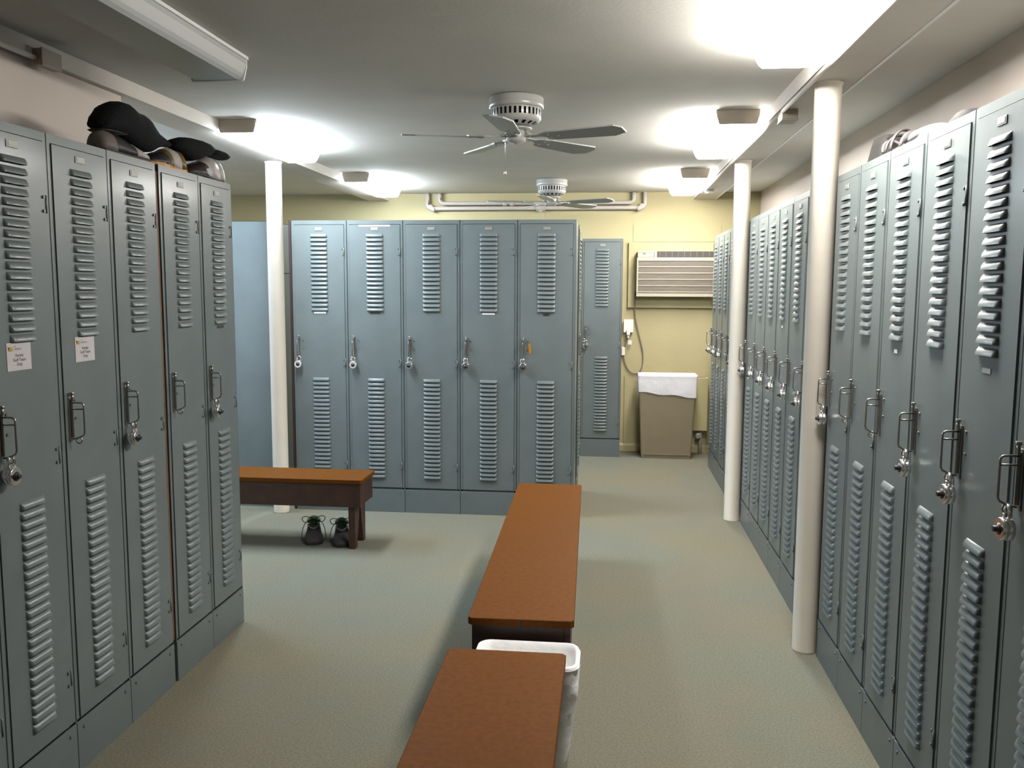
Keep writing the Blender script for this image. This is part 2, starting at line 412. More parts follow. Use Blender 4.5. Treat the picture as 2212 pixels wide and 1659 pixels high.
# right row, nearest group (index 0 is beside the near post)
r1_lab = ['right locker beside the near post, partly hidden by it', 'right locker without padlock, second from the near post', 'right locker without padlock, third from the near post, small white label',
          'right locker with hanging padlock, fourth from the near post', 'right locker with large louvers, fifth from the near post, pale label under its louvers',
          'right locker cut by the right edge of the picture', 'right locker next to the picture edge, just out of view']
for i in range(7):
    p = (XR, 3.617 - PR*(i+.5), 0)
    locker(PR, LWS, p, -PI/2, r1_lab[i], G_R1, sticker={2: (.03, 'white_tape', 1.335), 4: (.045, 'plate_metal', 1.335)}.get(i))
    lb = {0: 'padlock sticking out just right of the near post', 3: 'padlock on the fourth right locker from the near post', 4: 'padlock on the fifth right locker from the near post',
          5: 'padlock at the right edge of the picture'}.get(i)
    if lb: padlock(p, -PI/2, PR, lb)
for i in range(6):
    p = (XR, 5.712 - PR*(i+.5), 0)
    nm = ['right locker just past the far post', 'second right locker on the near side of the far post', 'third right locker on the near side of the far post',
          'fourth right locker between the two posts, counted from the far one', 'right locker next to last before the near post, its door wholly in view', 'right locker mostly hidden behind the near post'][i]
    locker(PR, LWS, p, -PI/2, nm, G_R2, sticker={3: (.03, 'white_tape', 1.335)}.get(i))
    padlock(p, -PI/2, PR, ['padlock touching the right side of the far post', 'second padlock right of the far post', 'third padlock right of the far post', 'fourth padlock right of the far post',
                           'fifth padlock right of the far post', 'padlock half hidden at the left side of the near post'][i])
for i in range(5):
    p = (XR, 7.560 - PR*(i+.5), 0)
    nm = ['farthest right locker, next to the tan bin', 'second right locker from the back wall', 'third right locker from the back wall', 'fourth right locker from the back wall, without padlock',
          'right locker hidden behind the far post'][i]
    locker(PR, LWS, p, -PI/2, nm, G_R3)
    if i != 3: padlock(p, -PI/2, PR, {0: 'farthest padlock on the right, against the yellow wall', 1: 'second farthest padlock on the right', 2: 'third farthest padlock on the right', 4: 'padlock at the left side of the far post'}[i])
# left row (index 0 is the far end)
l_lab = ['left locker at the far end of the row, dark strip under its louvers', 'left locker without padlock beside the brown gap', 'shiny left locker with padlock on the near side of the brown gap',
         'left locker with a paper sign and no padlock', 'left locker with a paper sign at the left edge of the picture', 'left locker just outside the left edge of the picture']
YLS = [3.699 - PL*.5, 3.699 - PL*1.5] + [3.057 - PL*(k+.5) for k in range(4)]
for i, y in enumerate(YLS):
    p = (XL, y, 0)
    locker(PL, LWS, p, PI/2, l_lab[i], G_L, sticker=(.06, 'dark_sticker', 1.356) if i == 0 else None)
    lb = {0: 'padlock on the far end locker of the left row', 2: 'padlock on the left locker beside the brown gap', 4: 'padlock cut by the left edge of the picture'}.get(i)
    if lb: padlock(p, PI/2, PL, lb, tilt=.12)
# wooden filler strips in gaps
tag(part('filler_strip', lambda b: box(b, XL-.20, XL-.005, 3.0585, 3.0755, .17, 1.940), 'wood_strip'), 'brown wooden strip in the gap between two left lockers', 'wood strip')
tag(part('filler_strip', lambda b: box(b, -2.1245, -2.1075, YC+.002, YC+.20, 0.0, 1.967), 'red_strip'), 'dark red wooden strip at the left end of the middle lockers', 'wood strip')

# ------------------------------------------------------------------ ceiling lights (wraparound fixtures)
LW2, LHGT, LLEN = .115, .086, 1.06
def lens_prof():
    h = LHGT
    return [(-LW2, -.004), (-LW2-.004, -.030), (-LW2+.010, -h+.022), (-LW2+.018, -h+.010), (-LW2+.030, -h), (LW2-.030, -h), (LW2-.018, -h+.010), (LW2-.010, -h+.022), (LW2+.004, -.030), (LW2, -.004)]
def fixture(x, y0, y1, lens, label, group):
    t = thing('ceiling_light', label, 'ceiling light', (x, (y0+y1)/2, HC-.0005), 0, group)
    L = (y1-y0)/2
    part('housing', lambda b: box(b, -LW2+.006, LW2-.006, -L, L, -.020, -.0002), 'fixture_white', t)
    def bl(b):
        pr = lens_prof(); R = [[b.verts.new((p[0], yy, p[1])) for p in pr] for yy in (-L+.012, L-.004)]
        for k in range(len(pr)-1):
            f = b.faces.new((R[0][k], R[0][k+1], R[1][k+1], R[1][k])); f.smooth = False
        b.faces.new(R[1])
    part('diffuser', bl, lens, t)
    cap = [(-.104, -.001), (-.104, -.030), (-.093, -.066), (-.088, -.070), (.088, -.070), (.093, -.066), (.104, -.030), (.104, -.001)]
    part('end_cap', lambda b: prism(b, cap, 'y', -L-.004, -L+.011), 'fixture_metal', t)
    if lens == 'lens_off':
        cap2 = [(p[0]*1.13, p[1]*1.28) for p in cap]
        part('end_cap', lambda b: prism(b, cap2, 'y', L-.004, L+.004), 'fixture_white', t)
        part('edge_rail', lambda b: box(b, LW2-.004, LW2+.010, -L, L, -.012, -.0005), 'fixture_white', t)
    return t
GL = 'wraparound fluorescent ceiling lights'
fixture(0.631, 2.27, 3.335, 'lens_near', 'lit fluorescent ceiling light nearest the viewer, cut by the top of the picture', GL)
fixture(0.631, 4.50, 5.56, 'lens_right', 'lit fluorescent ceiling light in the middle of the right side', GL)
fixture(0.631, 6.62, 7.68, 'lens_right', 'lit fluorescent ceiling light farthest on the right side', GL)
fixture(-1.955, 4.53, 5.52, 'lens_left', 'lit fluorescent ceiling light above the left post', GL)
fixture(-1.940, 6.68, 7.66, 'lens_left', 'lit fluorescent ceiling light farthest on the left side', GL)
fixture(-1.510, 2.27, 3.335, 'lens_off', 'unlit grey fluorescent ceiling light over the left lockers', GL)
fixture(-3.30, 4.40, 5.46, 'lens_bay', 'lit ceiling light in the side bay behind the left lockers', GL)

# ------------------------------------------------------------------ ceiling fans
def fan(x, y, label, a0):
    t = thing('ceiling_fan', label, 'ceiling fan', (x, y, HC), 0, 'white ceiling fans')
    part('canopy', lambda b: lathe(b, [(.112, -.0005), (.124, -.004), (.127, -.012), (.125, -.030), (.127, -.034), (.127, -.050), (.121, -.056)], 48), 'fan_white', t)
    def hb(b):
        pr = [(.116, -.056), (.116, -.062), (.1155, -.092), (.113, -.104), (.108, -.112), (.098, -.118), (.076, -.128), (.060, -.134), (.040, -.136)]
        lathe(b, pr, 64, skip=lambda i, k: (i == 1 and k % 2 == 0 and k % 64 != 0) or (i == 5 and k % 4 in (0, 1)), cap=False)
    part('motor_housing', hb, 'fan_white', t)
    part('motor_core', lambda b: lathe(b, [(.100, -.056), (.103, -.100), (.090, -.112), (.060, -.129), (.05, -.134)], 32), 'fan_dark', t)
    part('rotor_plate', lambda b: lathe(b, [(.070, -.139), (.074, -.143), (.070, -.148), (.03, -.150)], 32), 'fan_white', t)
    part('switch_housing', lambda b: lathe(b, [(.030, -.148), (.044, -.152), (.046, -.168), (.045, -.196), (.036, -.206), (.010, -.208), (.006, -.214)], 32), 'fan_white', t)
    for k in range(5):
        a = math.radians(a0 + 72*k)
        def bb(b):
            pts = [(.155, -.040), (.155, .040), (.20, .050), (.470, .062), (.530, .028), (.530, -.030), (.500, -.062), (.20, -.050)]
            prism(b, pts, 'z', -.003, .003)
        bl = part('blade', bb, 'blade_white', t, (0, 0, -.186)); bl.rotation_euler = (math.radians(-10), math.radians(0), a)
        bl.rotation_mode = 'XYZ'
        def arm(b):
            prism(b, [(.045, -.014), (.045, .014), (.12, .012), (.165, .034), (.225, .026), (.232, 0), (.225, -.026), (.165, -.034), (.12, -.012)], 'z', .003, .008)
            for (sx, sy) in ((.17, .02), (.17, -.02), (.215, 0)): lathe(b, [(.005, -.0055), (.006, -.003)], 8, (sx, sy, 0))
        part('blade_arm', arm, 'fan_white', bl)
        part('arm_neck', lambda b: tube(b, [(.04, 0, .034), (.055, 0, .018), (.075, 0, .006)], .009, 8), 'fan_white', bl)
    part('pull_chain', lambda b: (tube(b, [(-.048, -.01, -.166), (-.050, -.012, -.20), (-.050, -.012, -.335)], .0016, 6), lathe(b, [(.001, -.332), (.005, -.338), (.006, -.350), (.003, -.356)], 10, (-.050, -.012, 0))), 'plate_metal', t)
fan(-0.430, 4.130, 'white five blade ceiling fan nearer the viewer, with hanging pull chain', 123)
fan(-0.457, 7.200, 'white five blade ceiling fan farther away, in front of the wall pipes', 123)

# ------------------------------------------------------------------ pipes, conduit, boxes
def corner_pipe(xa, xb, z, y, r, rb=.035):
    pts = [(xa, y, HC-.002), (xa, y, z+rb)] + arc((xa+rb, y, z+rb), rb, PI, 1.5*PI, 'xz', 5) + [(xa+rb+.02, y, z), (xb-rb-.02, y, z)] + arc((xb-rb, y, z+rb), rb, 1.5*PI, 2*PI, 'xz', 5) + [(xb, y, HC-.002)]
    return pts
t = thing('heating_pipe', 'lower cream pipe looping along the top of the back wall', 'pipe', (0, 0, 0), 0, 'pipes on the back wall')
part('pipe', lambda b: tube(b, corner_pipe(-1.680, .335, 2.262, YB-.045, .019), .019, 12), 'pipe_paint', t)
for x in (-1.645, .300): part('elbow', lambda b: tube(b, arc((x + (.035 if x < 0 else -.035) , YB-.045, 2.297), .045, PI if x < 0 else 1.5*PI, 1.5*PI if x < 0 else 2*PI, 'xz', 5), .025, 12), 'pipe_paint', t)
part('union', lambda b: (tube(b, [(-.66, YB-.045, 2.262), (-.58, YB-.045, 2.262)], .026, 12), tube(b, [(-.62, YB-.045, 2.25), (-.62, YB-.045, 2.225)], .018, 10)), 'pipe_paint', t)
t = thing('heating_pipe', 'upper cream pipe inside the loop on the back wall', 'pipe', (0, 0, 0), 0, 'pipes on the back wall')
part('pipe', lambda b: tube(b, corner_pipe(-1.565, .235, 2.308, YB-.045, .019), .019, 12), 'pipe_paint', t)
part('union', lambda b: (tube(b, [(-.97, YB-.045, 2.308), (-.93, YB-.045, 2.308)], .026, 12), tube(b, [(-.905, YB-.045, 2.308), (-.865, YB-.045, 2.308)], .026, 12)), 'pipe_paint', t)
for x in (-1.565, .235): part('ceiling_ring', lambda b: lathe(b, [(.034, HC-.008), (.034, HC-.0008)], 16, (x, YB-.045, 0)), 'steel_dark', t)
t = thing('junction_box', 'small tan electrical box under the right beam edge', 'electrical box', (.805, 4.22, 2.338))
part('box_body', lambda b: box(b, -.025, .045, -.055, .055, -.045, -.0005, bev=.004), 'fixture_metal', t)
part('cover', lambda b: box(b, -.027, .047, -.057, .057, -.049, -.0445, bev=.001), 'fixture_metal', t)
tag(part('conduit', lambda b: tube(b, [(.781, YN+.05, 2.3275), (.781, 4.16, 2.3275)], .0095, 8), 'beam_paint'), 'thin painted conduit along the near part of the right beam', 'conduit')
tag(part('conduit', lambda b: tube(b, [(.781, 4.28, 2.3275), (.781, 7.36, 2.3275)], .0095, 8), 'beam_paint'), 'thin painted conduit along the far part of the right beam', 'conduit')
tag(part('conduit_fitting', lambda b: (tube(b, [(.80, 7.385, 2.322), (.86, 7.385, 2.322)], .015, 10), tube(b, [(.803, 7.366, 2.322), (.803, 7.40, 2.322)], .018, 10)), 'white_plastic'), 'small white fitting under the right beam near the back wall', 'conduit')
t = thing('junction_box', 'small tan electrical box on the left beam', 'electrical box', (-2.0545, 3.07, 2.340))
part('box_body', lambda b: box(b, .0005, .035, -.055, .055, -.030, .030, bev=.004), 'fixture_metal', t)
part('cover', lambda b: box(b, .0345, .039, -.057, .057, -.032, .032, bev=.001), 'fixture_metal', t)
tag(part('conduit', lambda b: tube(b, [(-2.044, YN+.05, 2.335), (-2.044, 3.010, 2.335)], .0095, 8), 'beam_paint'), 'thin painted conduit along the lower edge of the left beam', 'conduit')

# ------------------------------------------------------------------ benches
def bench(label, loc, rz, Wd, Ln, H=.42, grp='long low wooden benches', notch=False):
    """local: length along y (0..Ln), width along x centred"""
    t = thing('bench', label, 'bench', loc, rz, grp)
    w2 = Wd/2
    def top(b):
        c = .012
        pts = [(-w2+c, 0), (w2-c, 0), (w2, c), (w2, Ln-c), (w2-c, Ln), (-w2+c, Ln), (-w2, Ln-c), (-w2, c)]
        fs = prism(b, pts, 'z', H-.026, H)
        bmesh.ops.bevel(b, geom=list({e for f in fs[:2] for e in f.edges}), offset=.002, segments=1, affect='EDGES')
    part('top_board', top, 'bench_top', t)
    for s in (-1, 1):
        part('apron', lambda b: box(b, min(s*(w2-.034), s*(w2-.012)), max(s*(w2-.034), s*(w2-.012)), .014, Ln-.014, H-.165, H-.0265, bev=.002), 'bench_dark', t)
    for yy in (.014, Ln-.036):
        part('end_rail', lambda b: box(b, -w2+.0345, w2-.0345, yy, yy+.022, H-.160, H-.0265), 'bench_dark', t)
    for yy in (.055, Ln-.093):
        def leg(b):
            a = w2-.036
            pts = [(-a, H-.03), (-a, 0), (-a+.045, 0), (-.012, H-.20), (.012, H-.20), (a-.045, 0), (a, 0), (a, H-.03)]
            prism(b, pts, 'y', yy, yy+.038)
        part('leg', leg, 'bench_dark', t)
    part('stretcher', lambda b: box(b, -.011, .011, .094, Ln-.094, H-.13, H-.07), 'bench_dark', t)
    if notch: part('end_crack', lambda b: prism(b, [(-.004, H-.024), (.003, H-.024), (.006, H-.006), (-.001, H-.005)], 'y', -.0009, .004), 'sole_dark', t)
    return t
bench('long reddish brown bench in the middle of the floor, far end by the middle lockers', (-.269, 2.800, 0), .0164, .358, 2.05, notch=True)
bench('reddish brown bench closest to the viewer, cut by the bottom of the picture', (-.2855, .50, 0), 0.0, .362, 2.045)
bench('reddish brown bench at the left, across the side bay, shoes under it', (-1.385, 4.945, 0), PI/2, .292, 2.0)

# ------------------------------------------------------------------ white lined wastebasket between the benches
t = thing('wastebasket', 'white wastebasket with clear plastic liner between the two centre benches', 'wastebasket', (-.235, 2.665, 0))
def canb(b):
    rings = [rrect(.135, .075, .04, .002), rrect(.166, .096, .045, .348), rrect(.170, .100, .045, .352), rrect(.162, .092, .042, .350), rrect(.130, .070, .038, .010)]
    loft(b, rings)
part('bin_body', canb, 'can_white', t)
def liner(b):
    rr = []
    for (sx, z, wob) in ((.86, .045, .003), (.90, .12, .003), (.955, .20, .004), (1.005, .255, .006), (1.01, .30, .005), (1.015, .335, .003), (1.025, .352, .002), (1.01, .363, .001), (.97, .362, .001), (.945, .34, .002), (.92, .25, .004)):
        q = rrect(.163*sx, .094*sx, .042, z, 8)
        out = []
        for i, p in enumerate(q):
            a = math.atan2(p[1], p[0]); d_ = wob*(math.sin(7*a + z*40) + .6*math.sin(17*a - z*60))
            lo = .010*math.sin(3*a+1) if z < .05 else 0
            out.append((p[0] + d_*math.cos(a), p[1] + d_*math.sin(a), p[2] + lo))
        rr.append(out)
    loft(b, rr, cap=False)
part('liner', liner, 'liner_clear', t)

# ------------------------------------------------------------------ back wall: air conditioner, cord, outlet, convector, tan bin
t = thing('air_conditioner', 'cream wall air conditioner with horizontal grille', 'air conditioner', (0, 0, 0))
AX0, AX1, AY0, AY1, AZ0, AZ1 = .272, .962, 8.045, YB-.031, 1.458, 1.866
part('case', lambda b: box(b, AX0, AX1, AY0+.02, AY1, AZ0, AZ1, bev=.006), 'ac_cream', t)
fr = part('front_frame', lambda b: (box(b, AX0-.003, AX1+.003, AY0, AY0+.0195, AZ1-.088, AZ1-.058), box(b, AX0-.003, AX1+.003, AY0, AY0+.0195, AZ0-.002, AZ0+.030),
                            box(b, AX0-.003, AX0+.010, AY0, AY0+.0195, AZ0+.031, AZ1-.089), box(b, AX1-.010, AX1+.003, AY0, AY0+.0195, AZ0+.031, AZ1-.089)), 'ac_cream', t)
part('grille_backing', lambda b: box(b, AX0+.0105, AX1-.0105, AY0+.010, AY0+.0195, AZ0+.031, AZ1-.089), 'ac_grille', t)
nb = 5; zz0, zz1 = AZ0+.036, AZ1-.089
for k in range(nb):
    z = zz0 + (zz1-zz0)*k/nb
    part('grille_bar', lambda b: box(b, AX0+.011, AX1-.011, AY0+.001, AY0+.0098, z, z+.0075), 'ac_cream', t)
for k in range(26):
    z = zz0 + (zz1-zz0)*(k+.5)/26
    if k % 1 == 0: part('grille_fin', lambda b: box(b, AX0+.012, AX1-.012, AY0+.005, AY0+.0098, z-.0015, z+.0015), 'ac_grille', t)
part('outlet_louver', lambda b: (box(b, AX0+.178, AX1-.012, AY0+.010, AY0+.0198, AZ1-.055, AZ1-.003)), 'ac_dark', t)
for k in range(9):
    x = AX0+.20 + k*.055
    part('vane', lambda b: box(b, x, x+.0025, AY0+.004, AY0+.0098, AZ1-.055, AZ1-.003), 'ac_grille', t)
cp = part('control_panel', lambda b: box(b, AX0+.004, AX0+.150, AY0+.004, AY0+.0198, AZ1-.057, AZ1-.006, bev=.002), 'ac_cream', t)
part('badge', lambda b: box(b, AX0+.048, AX0+.074, AY0+.0028, AY0+.0042, AZ1-.030, AZ1-.022), 'ac_dark', cp)
part('control_slot', lambda b: box(b, AX0+.010, AX0+.146, AY0+.0028, AY0+.0042, AZ1-.016, AZ1-.011), 'ac_grille', cp)
part('divider', lambda b: box(b, AX0+.154, AX0+.174, AY0+.002, AY0+.0198, AZ1-.057, AZ1-.003), 'ac_cream', t)
part('frame_slot', lambda b: box(b, AX0+.004, AX1-.004, AY0-.001, AY0+.0005, AZ0+.026, AZ0+.030), 'ac_grille', t)
yw = YB
t = thing('power_cord', 'grey air conditioner cord looping down to the wall outlet', 'cord', (0, 0, 0))
pts = [(.262, yw-.034, 1.50), (.262, yw-.034, 1.36)] + bez((.262, yw-.030, 1.34), (.275, yw-.018, 1.10), (.40, yw-.014, .93), (.325, yw-.014, .765), 14) \
      + bez((.32, yw-.014, .758), (.25, yw-.014, .69), (.165, yw-.014, .80), (.168, yw-.016, .93), 12)[1:] + bez((.169, yw-.016, .95), (.17, yw-.02, 1.0), (.20, yw-.04, 1.02), (.205, yw-.050, 1.095), 8)[1:]
part('cable', lambda b: tube(b, pts, .0058, 8), 'cord_grey', t)
part('plug', lambda b: (box(b, .188, .222, yw-.070, yw-.040, 1.095, 1.150, bev=.008), box(b, .196, .214, yw-.062, yw-.046, 1.070, 1.100, bev=.004)), 'white_plastic', t)
part('cord_tag', lambda b: box(b, .205, .240, yw-.046, yw-.043, 1.010, 1.050), 'white_plastic', t)
part('inline_block', lambda b: box(b, .146, .178, yw-.034, yw-.014, .905, .985, bev=.006), 'white_plastic', t)
t = thing('wall_outlet', 'white wall outlet box on the yellow back wall', 'outlet', (0, 0, 0))
part('back_box', lambda b: box(b, .165, .248, yw-.036, yw-.0015, 1.125, 1.240, bev=.004), 'white_plastic', t)
part('face_plate', lambda b: box(b, .162, .251, yw-.040, yw-.0365, 1.122, 1.243, bev=.0015), 'white_plastic', t)
t = thing('convector', 'yellow wall convector heater behind the tan bin', 'heater', (0, 0, 0))
part('cabinet', lambda b: box(b, .36, .940, yw-.125, yw-.018, .225, .715, bev=.004), 'yellow_trim', t)
part('damper_door', lambda b: box(b, .845, .915, yw-.110, yw-.055, .7155, .7180), 'ac_grille', t)
part('pipe', lambda b: tube(b, [(.885, yw-.07, .224), (.885, yw-.07, .165), (.885, yw-.07, .0)], .017, 10), 'pipe_paint', t)
v = part('valve', lambda b: (lathe(b, [(.020, -.02), (.028, -.012), (.028, .012), (.020, .02)], 14, (.860, yw-.105, .175), axis='y'), tube(b, [(.860, yw-.09, .175), (.885, yw-.07, .175)], .014, 8)), 'plate_metal', t)
part('pipe', lambda b: tube(b, [(.40, yw-.07, .224), (.40, yw-.07, 0)], .017, 10), 'sole_dark', t)
t = thing('trash_bin', 'tall tan trash bin with white bag folded over its rim', 'trash bin', (.556, 7.938, 0))
def tb(b):
    loft(b, [rrect(.219, .092, .012, 0.0, 3), rrect(.222, .094, .012, .03, 3), rrect(.254, .114, .014, .730, 3), rrect(.257, .116, .014, .752, 3), rrect(.249, .109, .012, .750, 3), rrect(.216, .086, .012, .03, 3)], smooth=False)
part('bin_body', tb, 'bin_tan', t)
part('base_ridge', lambda b: (box(b, -.205, .205, -.100, -.090, .034, .042)), 'bin_tan', t)
def bag(b):
    rr = []
    for (gx, z, wob, lo) in ((.006, .605, .006, 1), (.007, .655, .007, .5), (.006, .705, .006, .1), (.0055, .742, .003, 0), (.008, .756, .002, 0), (.004, .762, .001, 0), (-.012, .758, .001, 0), (-.016, .70, .004, 0), (-.022, .55, .006, 0)):
        s = .222 + (.254-.222)*(z/.73); q = rrect(s+gx, s-.140+gx, .016, z, 6)
        # subdivide sides
        qq = []
        for i in range(len(q)):
            p0, p1 = Vector(q[i]), Vector(q[(i+1) % len(q)])
            nn = max(1, int((p1-p0).length/.018))
            for k in range(nn): qq.append(p0.lerp(p1, k/nn)) if nn == 1 or True else None
        out = []
        for p in qq:
            a = math.atan2(p.y*1.8, p.x)
            d_ = wob*(.5 + .5*math.sin(p.x*46 + z*70 + p.y*20) * math.sin(p.x*17 - z*33))
            n = Vector((p.x, p.y*1.8, 0)).normalized()
            out.append((p.x + n.x*d_, p.y + n.y*d_, p.z + lo*(-.045*(p.x+.25)/.5 + .006*math.sin(p.x*25))))
        rr.append(out)
    n = min(len(r) for r in rr); rr = [[r[int(i*len(r)/n)] for i in range(n)] for r in rr]
    loft(b, rr, cap=False)
part('bag', bag, 'bag_white', t)

# ------------------------------------------------------------------ paper signs on the left lockers
def text_mesh(body, size, m_):
    cu = bpy.data.curves.new('txt', 'FONT'); cu.body = body; cu.size = size; cu.align_x = 'CENTER'; cu.align_y = 'CENTER'; cu.offset = size*.015
    cu.resolution_u = 3
    o = bpy.data.objects.new('txt', cu); C.objects.link(o)
    dg = bpy.context.evaluated_depsgraph_get(); dg.update()
    me = bpy.data.meshes.new_from_object(o.evaluated_get(dg)); me.materials.clear(); me.materials.append(MATS[m_])
    bpy.data.objects.remove(o); bpy.data.curves.remove(cu)
    return me
TX = None
def sign(y, z, rx, label):
    global TX
    t = thing('paper_sign', label, 'sign', (XL+.0042, y, z), PI/2, 'paper signs on the left lockers')
    w2, h2 = .0505, .039
    part('sheet', lambda b: box(b, -w2, w2, -.0010, -.0001, -h2, h2), 'paper', t)
    if TX is None: TX = [text_mesh('Varsity', .0125, 'ink'), text_mesh('Golf Team', .0125, 'ink'), text_mesh('Only', .0125, 'ink'), text_mesh('athletics', .0095, 'ink_grey')]
    for me, zz, xx in zip(TX, (.003, -.0095, -.022, .0215), (0, 0, 0, -.005)):
        o = obj('print_line', me, t, (xx, -.0013, zz), (PI/2, 0, 0))
    for n, m_, pts in (('logo_mark', 'print_maroon', [(-.046, .0275), (-.040, .0275), (-.040, .0160), (-.042, .0160)]), ('logo_mark', 'print_orange', [(-.040, .0275), (-.033, .0275), (-.031, .0165), (-.037, .0150)]),
                       ('logo_mark', 'print_yellow', [(-.033, .0275), (-.025, .0270), (-.026, .0150), (-.031, .0160)]), ('logo_mark', 'print_yellow', [(-.020, .0300), (-.012, .0300), (-.013, .0270), (-.019, .0270)])):
        part(n, lambda b: prism(b, pts, 'y', -.0014, -.0011), m_, t)
    t.rotation_euler = (0, 0, PI/2)
sign(2.570, 1.3285, 0, 'white paper sign on the left locker without padlock')
sign(2.260, 1.3285, 0, 'white paper sign at the left edge of the picture')
# key tag hanging by the right end middle locker handle
part('key_tag', lambda b: prism(b, [(-.011, .034), (.006, .036), (.013, -.010), (.008, -.036), (-.004, -.030)], 'y', -.0020, -.0005), 'orange_tag', loc=(-.498, YC-.0045, 1.128))
tag(bpy.data.objects['key_tag'], 'small orange tag behind the handle of the right end middle locker', 'tag')

# ------------------------------------------------------------------ shoes and caps
def shoe_rings(L, W, prof, zs=0.0, n=14, inset=0.0):
    """prof: list of (t, half width factor, height, z0)"""
    rings = []
    for (t_, wf, h, z0) in prof:
        r = []
        for k in range(n):
            a = PI*k/(n-1)
            x = math.cos(a); z = max(0.0, math.sin(a))**.75
            r.append((t_*L, W/2*wf*x*(1-inset), zs + z0 + (h-z0)*z))
        rings.append(r)
    return rings
PROF = [(0.00, .35, .060, .012), (.02, .58, .085, .012), (.10, .72, .098, .012), (.22, .74, .096, .012), (.34, .74, .100, .012), (.46, .80, .090, .012), (.60, .94, .070, .012), (.75, 1.0, .055, .012), (.88, .90, .046, .012), (.96, .62, .036, .012), (1.0, .30, .026, .012)]
def sole_pts(L, W, k=1.04):
    pr = [(0.0, .40), (.02, .60), (.12, .74), (.34, .72), (.48, .78), (.66, .98), (.80, 1.0), (.92, .82), (.985, .48)]
    a = [(t_*L*1.0 + (k-1)*L*(t_-.5), W/2*wf*k) for t_, wf in pr]
    return a + [(p[0], -p[1]) for p in a[::-1]]
def shoe(name, label, loc, rz, L, W, upper, sole, trim=None, toe=None, heel=None, lining=None, lace=None, hs=1.0, group=None, cleats=False, loops=False, lean=0.0):
    t = thing(name, label, 'shoe', loc, rz, group)
    part('sole', lambda b: prism(b, sole_pts(L, W), 'z', 0.0 if not cleats else .006, .016*hs), sole, t)
    P = [(a, w_, h*hs, z) for a, w_, h, z in PROF]
    part('upper', lambda b: loft(b, shoe_rings(L, W, P), cap=True), upper, t)
    if toe: part('toe_cap', lambda b: loft(b, shoe_rings(L, W*1.05, [(a, w_, h*1.05, z) for a, w_, h, z in P[6:]]), cap=True), toe, t)
    if heel: part('heel_counter', lambda b: loft(b, shoe_rings(L, W*1.05, [(a - .006, w_, h*1.02, z) for a, w_, h, z in P[:4]]), cap=True), heel, t)
    if trim: part('side_panel', lambda b: loft(b, shoe_rings(L, W*1.045, [(a, w_, h*1.02, z) for a, w_, h, z in P[3:6]]), cap=True), trim, t)
    if lining:
        part('collar', lambda b: tube(b, [(L*(.19+.17*math.cos(q)), W*.30*math.sin(q), .098*hs + .006*math.cos(2*q)) for q in [2*PI*k/20 for k in range(20)]], .008, 8, closed=True), lining, t)
        part('opening', lambda b: prism(b, [(L*(.19+.165*math.cos(2*PI*k/16)), W*.285*math.sin(2*PI*k/16)) for k in range(16)], 'z', .094*hs, .1005*hs), 'sole_dark', t)
        part('tongue', lambda b: loft(b, [[(L*q, y_, z_) for y_, z_ in ((-W*.20, z-.004), (-W*.1, z+.003), (W*.1, z+.003), (W*.20, z-.004), (W*.1, z-.008), (-W*.1, z-.008))] for q, z in ((.30, .125*hs), (.38, .112*hs), (.50, .090*hs), (.60, .074*hs))]), lining, t)
        part('eyestay', lambda b: tube(b, [(L*.44, -W*.31, .086*hs), (L*.54, -W*.24, .084*hs), (L*.62, -W*.13, .078*hs), (L*.66, 0, .075*hs), (L*.62, W*.13, .078*hs), (L*.54, W*.24, .084*hs), (L*.44, W*.31, .086*hs)], .005, 6), trim or upper, t)
    if lace:
        for k, (q, z) in enumerate(((.40, .110), (.46, .099), (.52, .090), (.58, .080))):
            part('lace', lambda b: tube(b, [(L*q, -W*.30, (z-.018)*hs), (L*(q+.01), -W*.12, z*hs), (L*(q+.01), W*.12, z*hs), (L*q, W*.30, (z-.018)*hs)], .0028, 6), lace, t)
    if loops:
        def lp(b):
            for s in (-1, 1):
                tube(b, bez((L*.40, 0, .112*hs), (L*.40, s*.05, .150*hs), (L*.46, s*.085, .135*hs), (L*.45, s*.060, .105*hs), 10) + bez((L*.45, s*.060, .105*hs), (L*.44, s*.04, .09*hs), (L*.42, s*.02, .11*hs), (L*.40, 0, .112*hs), 8)[1:], .0022, 6)
                tube(b, bez((L*.40, 0, .110*hs), (L*.50, s*.05, .13*hs), (L*.56, s*.075, .07*hs), (L*.60, s*.070, .004), 12), .0022, 6)
        part('lace_loops', lp, lace, t)
    if cleats:
        def cl(b):
            for q, s in ((.08, .4), (.08, -.4), (.2, .45), (.2, -.45), (.6, .6), (.6, -.6), (.8, .5), (.8, -.5)):
                lathe(b, [(.005, 0), (.009, .0058)], 8, (L*q, W/2*s, 0))
        part('cleats', cl, 'cleat', t)
    return t
GS = 'running shoes under the left bench'
shoe('running_shoe', 'dark grey running shoe with green lining under the bench, left of the pair', (-1.795, 5.150, 0), math.radians(-72), .285, .112, 'runner_mesh', 'sole_dark', trim='runner_trim', lining='runner_green', lace='lace_dark', loops=True, group=GS)
shoe('running_shoe', 'dark grey running shoe with green lining beside the bench leg', (-1.612, 5.128, 0), math.radians(-72), .285, .112, 'runner_mesh', 'sole_dark', trim='runner_trim', lining='runner_green', lace='lace_dark', loops=True, group=GS)
GT = 'shoes and caps on top of the left lockers'
shoe('sneaker', 'black sneaker with grey heel at the near end on top of the left lockers', (-1.700, 2.800, LH), PI/2, .282, .115, 'shoe_black', 'sole_dark', toe='shoe_white', heel='shoe_grey', hs=.80, group=GT)
shoe('sneaker', 'gold, white and black striped sneaker on top of the left lockers', (-1.700, 3.372, LH), -PI/2, .285, .12, 'shoe_gold', 'shoe_orange', trim='shoe_white', heel='shoe_gold', toe='shoe_black', hs=.88, group=GT)
